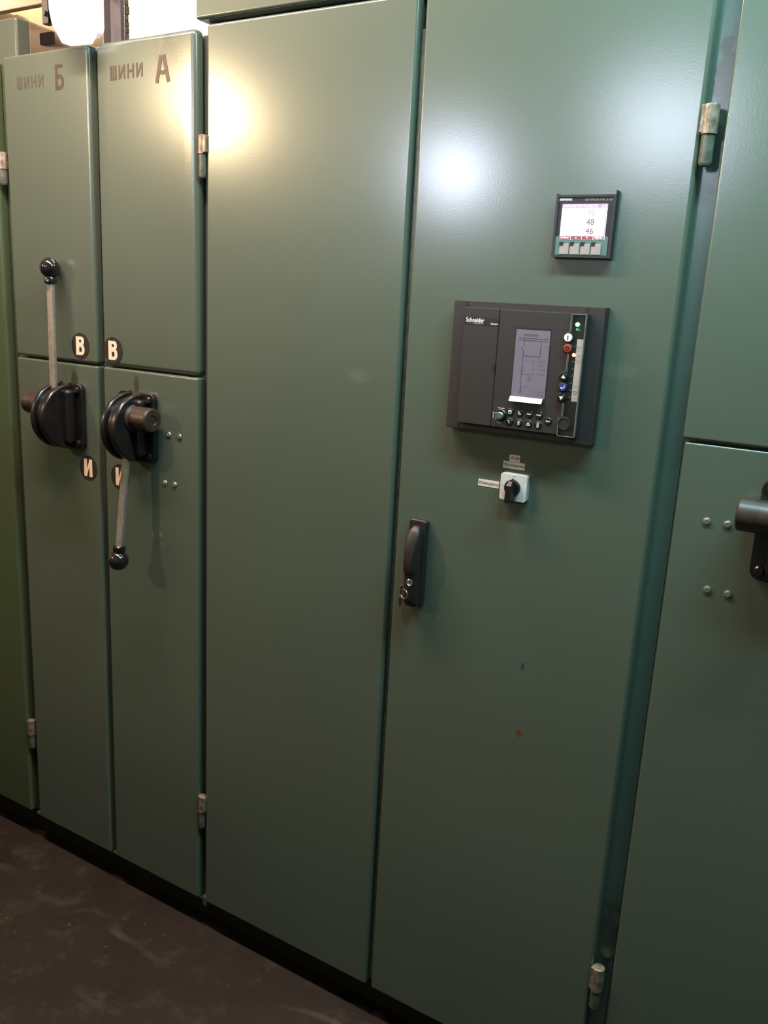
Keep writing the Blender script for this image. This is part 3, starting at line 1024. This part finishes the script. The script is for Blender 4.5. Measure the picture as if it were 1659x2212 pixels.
lines('diagram_line', [[(0.08, 0.125), (0.97, 0.125)], [(0.08, 0.155), (0.97, 0.155)], [(0.26, 0.125), (0.26, 0.24)],
                       [(0.19, 0.265), (0.26, 0.315), (0.26, 0.95)], [(0.76, 0.155), (0.76, 0.385), (0.26, 0.385)]], 0.0007, m_lcd_ink)
lines('diagram_symbol', [[(0.26 + 0.055 * math.cos(a), c + 0.029 * math.sin(a)) for a in [2 * PI * i / 16 for i in range(17)]] for c in (0.585, 0.905)]
      + [[(0.50 + 0.045 * math.cos(a), c + 0.018 * math.sin(a)) for a in [2 * PI * i / 14 for i in range(15)]] for c in (0.705, 0.73)]
      + [[(0.26, 0.655), (0.50, 0.655), (0.50, 0.69)], [(0.26, 0.845), (0.47, 0.845)], [(0.42, 0.83), (0.42, 0.862)], [(0.235, 0.43), (0.285, 0.47)], [(0.215, 0.93), (0.26, 0.955), (0.305, 0.93)]], 0.0005, m_lcd_ink2)


def dtext(s, u0, u1, v0, v1, mat=None, b=0.0):
    (a, d), (c, e) = sp(u0, v0), sp(u1, v1)
    text('display_text', s, a, c, e, d, yl - 0.0004, mat or m_lcd_ink2, lcd, bold=b)


dtext('Кабел ЕSF'.replace('ЕSF', 'E57'), 0.24, 0.66, 0.055, 0.092, m_lcd_ink)
dtext('ш.А', 0.87, 0.985, 0.085, 0.112)
dtext('ш.Б', 0.87, 0.985, 0.215, 0.240)
for i, (a, b) in enumerate((('I', '45.2A'), ('P', '44.3k'), ('I1:', '17.98'), ('cos', '17.98'))):
    v = 0.43 + i * 0.065
    dtext(a, 0.54, 0.54 + 0.025 * len(a) + 0.02, v, v + 0.028)
    dtext(b, 0.72, 0.93, v, v + 0.028)
dtext('E: 1.5Wh', 0.58, 0.95, 0.885, 0.912)
dtext('E-: 0.0Wh', 0.58, 0.95, 0.935, 0.962)
# white paper slip folded out under the display
bm = BM()
vs = [bm.verts.new(c) for c in ((sx0 - 0.0012, YF - 0.0012, 1.4304), (sx1 - 0.003, YF - 0.0012, 1.4304), (sx1 - 0.003, YF - 0.0066, 1.4222), (sx0 - 0.0012, YF - 0.0066, 1.4222))]
vb = [bm.verts.new(v.co + Vector((0, 0.0003, -0.0003))) for v in vs]
bm.faces.new(vs)
bm.faces.new(vb[::-1])
for i in range(4):
    bm.faces.new((vs[i], vs[(i + 1) % 4], vb[(i + 1) % 4], vb[i]))
obj('paper_slip', bm, m_slip, rl, 'white paper slip below the display', 0)

# the round keys of the lower pad
PAD = [(0.2946, 1.4033), (0.3119, 1.4033), (0.3292, 1.4033), (0.3465, 1.4033), (0.2946, 1.3865), (0.3119, 1.3865), (0.3290, 1.3865), (0.3461, 1.3865), (0.3633, 1.3948)]
keys = []
for x, z in PAD:
    if not keys:
        keys.append(obj('key', lathe(BM(), [(0.0064, 0), (0.0064, 0.0012), (0.0056, 0.002), (0, 0.0022)], (x, YF + 0.0004, z), (0, -1, 0), 22), m_btn, rl))
    else:
        keys.append(dup(keys[0], (x, WPOS[keys[0]].y, z), rl))
yk = YF - 0.0022


def icon(k, segs, w=0.0006):
    x, z = PAD[k]
    bm = BM()
    for s in segs:
        stroke(bm, [(x + a * 0.0064, z + b * 0.0064) for a, b in s], w, yk - 0.0002, yk + 0.0002)
    obj('key_symbol', bm, m_white, keys[k], smooth=0)


icon(0, [[(-.38, .38), (.38, .38)], [(-.38, .22), (.38, .22)], [(-.38, .05), (.38, .05)], [(-.38, .4), (-.38, -.42), (.38, -.42), (.38, .4)]], 0.0009)
icon(1, [[(-.35, .5), (-.35, -.4), (.45, -.4)], [(-.35, .4), (-.1, .3), (0, -.1), (.4, -.3)]])
for k, s_ in ((2, 'clear'), (3, 'reset')):
    x, z = PAD[k]
    text('key_symbol', s_, x - 0.0042, x + 0.0042, z - 0.0012, z + 0.0014, yk - 0.0001, m_white, keys[k], bold=0.03)
x, z = PAD[4]
icon(4, [[(-.4, .1), (-.5, .4), (-.2, .35)], [(.15, .35), (-.15, .25), (-.15, -.35), (.2, -.4)], [(.4, .3), (.55, .2)]], 0.0007)
icon(5, [[(-.5, 0), (.5, 0)], [(-.25, .5), (.25, .5), (.15, .15), (-.15, .15), (-.25, .5)], [(0, .15), (0, -.15)], [(-.2, -.2), (.2, -.2), (.2, -.55), (-.2, -.55), (-.2, -.2)]])
icon(6, [[(-.52, -.35), (0, .5), (.52, -.35), (-.52, -.35)], [(0, .2), (0, -.1)], [(0, -.2), (0, -.27)]], 0.0008)
icon(7, [[(-.2, .55), (.25, .55), (.25, -.6), (-.2, -.6), (-.2, .55)], [(0, .35), (0, .05)], [(-.1, -.1), (.1, -.1), (.1, -.4)]])
icon(8, [[(-.5 + .18 * 0, 0), (-.35, .2), (-.15, .1), (-.15, -.1), (-.35, -.2), (-.5, 0)], [(-.15, 0), (.55, 0)], [(.35, 0), (.35, -.15)], [(.5, 0), (.5, -.15)]], 0.0010)
# key lock
kx, kz = 0.2775, 1.3955
kl = obj('key_lock', lathe(BM(), [(0.0105, 0), (0.0105, 0.0015), (0.0090, 0.003), (0.0088, 0.0015), (0, 0.0015)], (kx, YF + 0.0003, kz), (0, -1, 0), 26), m_btn, rl)
obj('lock_cylinder', lathe(BM(), [(0.0058, 0), (0.0058, 0.007), (0.005, 0.0078), (0, 0.0078)], (kx + 0.001, YF, kz), (0, -1, 0), 20), m_bright, kl)
obj('lock_key', box(BM(), kx - 0.0012, kx + 0.0005, YF - 0.022, YF - 0.007, kz - 0.0065, kz + 0.0065, 0.0006, 1), m_bright, kl, 'small steel key in the lock')
text('switch_text', 'Remote', kx - 0.0060, kx + 0.0060, 1.4068, 1.4090, yt, m_white, rl, bold=0.01)
text('switch_text', 'Test', kx - 0.0055, kx + 0.0020, 1.3815, 1.3836, yt, m_white, rl, bold=0.01)
o = text('switch_text', 'Local', 0.2578 + 0.0005, 0.2678 + 0.0005, 1.3934, 1.3956, yt, m_white, rl, bold=0.01)
o.rotation_euler.y = -PI / 2

# status column under its clear flap
obj('status_column', box(BM(), 0.3868, 0.4104, YF - 0.0003, YF + 0.001, 1.4030, 1.5690), m_relay_d, rl, smooth=0)
led = obj('green_lamp', lathe(BM(), [(0.0034, 0), (0.0034, 0.001), (0.002, 0.002), (0, 0.0022)], (0.3968, YF, 1.5545), (0, -1, 0), 16), m_green_led, rl, 'lit green LED')
obj('green_lamp', lathe(BM(), [(0.0022, 0), (0.0020, 0.0008), (0, 0.001)], (0.3970, YF - 0.0002, 1.5466), (0, -1, 0), 12), m_green_dim, rl, 'dim green LED')
bm = BM()
stroke(bm, [(0.3995, 1.5445), (0.4012, 1.5478), (0.4030, 1.5445), (0.3995, 1.5445)], 0.0005, YF - 0.0006, YF - 0.0002)
stroke(bm, [(0.4005, 1.5550), (0.4030, 1.5550)], 0.0006, YF - 0.0006, YF - 0.0002)
obj('lamp_symbol', bm, m_grey, rl, smooth=0)
obj('red_lamp', lathe(BM(), [(0.0030, 0), (0.0030, 0.001), (0.002, 0.002), (0, 0.0022)], (0.3960, YF, 1.5062), (0, -1, 0), 16), m_red_led, rl, 'lit red LED')
uled = None
for z in (1.5185, 1.4945, 1.4830, 1.4715, 1.4600, 1.4485, 1.4370):
    if uled is None:
        uled = obj('unlit_lamp', lathe(BM(), [(0.0022, 0), (0.0022, 0.0006), (0.0015, 0.0012), (0, 0.0014)], (0.3958, YF, z), (0, -1, 0), 12), m_led_off, rl)
    else:
        dup(uled, (0.3958, WPOS[uled].y, z), rl)
lab = obj('label_strip', box(BM(), 0.3990, 0.4090, YF - 0.0007, YF, 1.4318, 1.5316), m_paper, rl, 'white paper strip with printed and handwritten words', 0)
for s_, a, b, z, h_ in (('MTЗ', .4000, .4072, 1.5190, .0018), ('I>>', .4018, .4052, 1.5160, .0016), ('I>', .4000, .4075, 1.5125, .0016), ('ЗЗ', .4010, .4070, 1.5070, .0016), ('Io>', .4015, .4060, 1.5040, .0016), ('АЧР', .4002, .4076, 1.4975, .0016), ('АПВ', .4010, .4072, 1.4945, .0016), ('ИЗКЛ', .4015, .4065, 1.4560, .0018), ('НЕТО', .4000, .4078, 1.4362, .0020)):
    text('strip_text', s_, a, b, z - h_ / 2, z + h_ / 2, YF - 0.0010, m_grey, lab)
text('strip_text', 'ТО', 0.4006, 0.4074, 1.4430, 1.4488, YF - 0.0010, m_ink, lab, shear=0.15)
# five push buttons notched into the flap
PB = [('white_button', 0.3829, 1.5330, m_white, 'white round button with a bar'), ('red_button', 0.3838, 1.5161, m_red, 'red round button with a ring'),
      ('up_button', 0.3819, 1.4705, m_btn, 'black button with a white triangle pointing up'), ('enter_button', 0.3820, 1.4533, m_blue, 'blue button with a white return arrow'),
      ('down_button', 0.3817, 1.4363, m_btn, 'black button with a white triangle pointing down')]
for nm, x, z, mm, lb_ in PB:
    collar = obj('button_collar', lathe(BM(), [(0.0088, 0), (0.0088, 0.004), (0.0076, 0.0045), (0.0074, 0.001), (0, 0.001)], (x + 0.002, YF + 0.0005, z), (0, -1, 0), 26), m_relay_d, rl)
    b_ = obj(nm, lathe(BM(), [(0.0068, 0), (0.0068, 0.0052), (0.0060, 0.0062), (0, 0.0065)], (x + 0.002, YF, z), (0, -1, 0), 24), mm, rl, lb_)
    bm = BM()
    x += 0.002
    ym = YF - 0.0067
    if nm == 'white_button':
        stroke(bm, [(x, z - 0.0036), (x, z + 0.0036)], 0.0013, ym - 0.0002, ym + 0.0004)
        sm = m_btn
    elif nm == 'red_button':
        stroke(bm, circ(x, z, 0.0026, 18), 0.0012, ym - 0.0002, ym + 0.0004, closed=True)
        sm = m_btn
    elif nm == 'enter_button':
        stroke(bm, [(x + 0.003, z + 0.0032), (x + 0.003, z - 0.001), (x - 0.0022, z - 0.001)], 0.0012, ym - 0.0002, ym + 0.0004)
        prism(bm, [(x - 0.0036, z - 0.001), (x - 0.0010, z + 0.0014), (x - 0.0010, z - 0.0034)], ym - 0.0002, ym + 0.0004, 'y')
        sm = m_white
    else:
        s = 1 if nm == 'up_button' else -1
        prism(bm, [(x - 0.0036, z - 0.0024 * s), (x + 0.0036, z - 0.0024 * s), (x, z + 0.0034 * s)], ym - 0.0002, ym + 0.0004, 'y')
        sm = m_white
    obj('button_mark', bm, sm, b_, smooth=0)
# clear flap over the column: sheet notched around the buttons, rims on its edges
fl0, fl1 = 0.3848, 0.4112
yfl = YF - 0.0042
pts = [(fl1, 1.5702), (fl1, 1.3738), (0.3825, 1.3738), (0.3825, 1.4035), (0.3868, 1.4060)]
for x, z in ((0.3837, 1.4363), (0.3840, 1.4533), (0.3839, 1.4705)):
    pts += [(0.3868 + 0.0055 * math.sin(a), z - 0.0080 * math.cos(a)) for a in [PI * i / 8 for i in range(9)]]
for x, z in ((0.3858, 1.5161), (0.3849, 1.5330)):
    pts += [(0.3868 + 0.0055 * math.sin(a), z - 0.0080 * math.cos(a)) for a in [PI * i / 8 for i in range(9)]]
pts += [(0.3868, 1.5702)]
flap = obj('clear_flap', prism(BM(), pts, yfl - 0.0012, yfl, 'y'), m_flap, rl, 'clear plastic flap over the status column', 0)
bm = BM()
stroke(bm, [(fl1, 1.5702), (fl1, 1.3738), (0.3825, 1.3738), (0.3825, 1.4035)], 0.0007, yfl - 0.0016, YF)
stroke(bm, [(0.3868, 1.5702), (fl1, 1.5702)], 0.0007, yfl - 0.0016, YF)
for a, b in ((1.4060, 1.4283), (1.4785, 1.5081), (1.5410, 1.5702)):
    stroke(bm, [(0.3868, a), (0.3868, b)], 0.0006, yfl - 0.0014, YF)
    stroke(bm, [(0.3888, a), (0.3888, b)], 0.0004, yfl - 0.0014, yfl)
obj('flap_rim', bm, m_flap_edge, flap, smooth=0)
obj('finger_recess', lathe(BM(), [(0.0105, 0), (0.0105, 0.0012), (0.0096, 0.0016), (0.0092, 0.0008), (0.0092, 0.0003), (0, 0.0003)], (0.3925, yfl - 0.0004, 1.3950), (0, -1, 0), 28), m_relay, flap)

# ------------------------------------------------------------------ rotary switch and its paper labels
rs = thing('rotary_switch', 'white square rotary switch with a black knob turned down', 'switch', (0.304, 0, 1.269))
SX0, SX1, SZ0, SZ1 = 0.2792, 0.3287, 1.2453, 1.2930


def rrect(x0, x1, z0, z1, r, n=5):
    p = []
    for cx_, cz_, a in ((x1 - r, z1 - r, 0), (x0 + r, z1 - r, PI / 2), (x0 + r, z0 + r, PI), (x1 - r, z0 + r, 1.5 * PI)):
        p += [(cx_ + r * math.cos(a + PI / 2 * i / n), cz_ + r * math.sin(a + PI / 2 * i / n)) for i in range(n + 1)]
    return p


obj('switch_housing', prism(BM(), rrect(SX0 + 0.0006, SX1 + 0.0004, SZ0 - 0.0002, SZ1 + 0.0006, 0.005), -0.0095, 0.0, 'y'), m_switch_g, rs)
obj('plate', prism(BM(), rrect(SX0, SX1, SZ0, SZ1, 0.0045), -0.0135, -0.0096, 'y', 0.0008), m_switch, rs, 'white square plate')
text('position_number', '2', 0.3030, 0.3050, 1.2880, 1.2912, -0.0139, m_ink, rs)
text('position_number', '1', 0.2836, 0.2846, 1.2700, 1.2726, -0.0139, m_grey, rs)
kc = (0.3032, 1.2690)
kn = obj('knob', lathe(BM(), [(0.0146, 0), (0.0146, 0.004), (0.0132, 0.006), (0, 0.006)], (kc[0], -0.0135, kc[1]), (0, -1, 0), 32), m_btn, rs, 'black round knob')
obj('knob_pointer', prism(BM(), [(kc[0], kc[1] + 0.0168), (kc[0] - 0.0030, kc[1] + 0.0130), (kc[0] + 0.0030, kc[1] + 0.0130)], -0.0190, -0.0135, 'y'), m_btn, kn, smooth=0)
# the grip is a tapered bar running from the pointer down past the plate edge
bm = BM()
prof = [(0.0128, 0.0045), (0.0060, 0.0062), (-0.0080, 0.0070), (-0.0242, 0.0074)]
A = []
for dz, hw in prof:
    A.append([bm.verts.new(c) for c in ((kc[0] - hw, -0.0190, kc[1] + dz), (kc[0] + hw, -0.0190, kc[1] + dz), (kc[0] + hw * 0.75, -0.0335 if dz < 0.01 else -0.026, kc[1] + dz), (kc[0] - hw * 0.75, -0.0335 if dz < 0.01 else -0.026, kc[1] + dz))])
for a, b in zip(A, A[1:]):
    for i in range(4):
        bm.faces.new((a[i], a[(i + 1) % 4], b[(i + 1) % 4], b[i]))
bm.faces.new(A[0])
bm.faces.new(A[-1][::-1])
obj('knob_grip', bm, m_btn, kn, smooth=20)


def paper_label(word, x0, x1, z0, z1, pad, label, tilt=0.0):
    cx_, cz_ = (x0 + x1) / 2, (z0 + z1) / 2
    t = thing('paper_label', label, 'label', (cx_, 0, cz_), 'paper labels around the rotary switch')
    obj('paper', box(BM(), x0, x1, -0.0005, 0.0, z0, z1), m_paper, t, smooth=0)
    text('word', word, x0 + pad, x1 - 0.0008, z0 + 0.0028, z1 - 0.0030, -0.0008, m_ink, t, bold=0.0, tilt=tilt)


paper_label('АЧР', 0.2871, 0.3070, 1.3126, 1.3246, 0.0025, 'small white paper label reading АЧР above the other labels')
paper_label('Въведено', 0.2763, 0.3172, 1.2998, 1.3120, 0.0025, 'white paper label reading Въведено right above the rotary switch')
paper_label('Изведено', 0.2311, 0.2717, 1.2603, 1.2729, 0.0020, 'white paper label reading Изведено left of the rotary switch')

# ------------------------------------------------------------------ swing handle of the right door (parts of the door) and the keys
hx, lean = 0.1195, 0.0


def hbox(z0, z1, x0, x1, y0, y1, r, seg=3):
    return prism(BM(), rrect(x0, x1, z0, z1, 0.006), y0, y1, 'y', r, seg)


obj('handle_base', hbox(1.0090, 1.1785, 0.1005, 0.1378, -0.014, 0.0, 0.003), m_handle, d2, 'black handle base plate')
# grip: profile in y-z, swelling in the middle
gp = [(1.0100, -0.026), (1.0250, -0.0345), (1.0680, -0.0350), (1.0760, -0.0370), (1.0830, -0.0425), (1.1100, -0.0435), (1.1400, -0.0390), (1.1580, -0.0300), (1.1670, -0.0220)]
bm = BM()
A = []
for z, y in gp:
    k = 1.0
    if z > 1.150:
        k = max(0.35, math.sqrt(max(0.0, 1 - ((z - 1.150) / 0.0185) ** 2)))
    hw = 0.0135 * k
    c = 0.1195
    A.append([bm.verts.new(p) for p in ((c - hw, -0.0135, z), (c - hw, y * 0.85, z), (c - hw * 0.62, y, z), (c + hw * 0.62, y, z), (c + hw, y * 0.85, z), (c + hw, -0.0135, z))])
for a, b in zip(A, A[1:]):
    for i in range(6):
        bm.faces.new((a[i], a[(i + 1) % 6], b[(i + 1) % 6], b[i]))
bm.faces.new(A[0])
bm.faces.new(A[-1][::-1])
obj('handle_grip', bm, m_handle, d2, 'black swing grip', 50)
obj('handle_lock', lathe(BM(), [(0.0068, 0), (0.0068, 0.0012), (0.0055, 0.0018), (0.0048, 0.0010), (0.0022, 0.0010), (0.0018, 0.0), (0, 0.0)], (0.1215, -0.0349, 1.0600), (0, -1, 0), 22), m_bright, d2, 'round steel lock in the handle')
kr = thing('key_ring', 'steel ring with two small dark keys hanging from the door handle', 'keys', (0.112, -0.040, 1.037))
obj('ring', torus(BM(), (0.1135, -0.0400, 1.0370), 0.0088, 0.0007, (0.95, -0.25, 0), (0, 0, 1)), m_bright, kr)
ky = Vector((0.1120, -0.0440, 1.0450))
bm = BM()
box(bm, 0.1085, 0.1125, -0.0475, -0.0435, 1.0370, 1.0560, 0.001, 1)
obj('key', bm, m_handle, kr, 'dark key standing above the ring')
bm = prism(BM(), [(0.1045, 1.0285), (0.1080, 1.0310), (0.1115, 1.0290), (0.1120, 1.0200), (0.1105, 1.0130), (0.1075, 1.0105), (0.1048, 1.0125)], -0.0440, -0.0415, 'y', 0.0006, 1)
obj('key', bm, m_handle, kr, 'dark key hanging below the ring')

# ------------------------------------------------------------------ bright luminaire over the busbar cabinets
t = thing('bulkhead_luminaire', 'glowing white bulkhead luminaire over the tops of the busbar doors', 'lamp', (-0.77, -0.02, 2.065))
front = [(-0.834, 2.36), (-0.834, 2.142), (-0.826, 2.112), (-0.797, 2.0725), (-0.734, 2.0705), (-0.722, 2.082), (-0.716, 2.105), (-0.716, 2.36)]
obj('diffuser', prism(BM(), front, -0.046, -0.012, 'y', 0.006, 3), m_lampw, t, 'white lit diffuser')
back = [(-0.834, 2.36), (-0.834, 2.12), (-0.826, 2.096), (-0.806, 2.0885), (-0.735, 2.0865), (-0.722, 2.094), (-0.718, 2.105), (-0.718, 2.36)]
obj('back_plate', prism(BM(), back, -0.012, 0.006, 'y', 0.003, 2), m_lampb, t)
obj('mounting_arm', box(BM(), -0.80, -0.77, 0.006, 0.10, 2.20, 2.23, 0.002, 1), m_post_d, t)

bpy.context.view_layer.update()
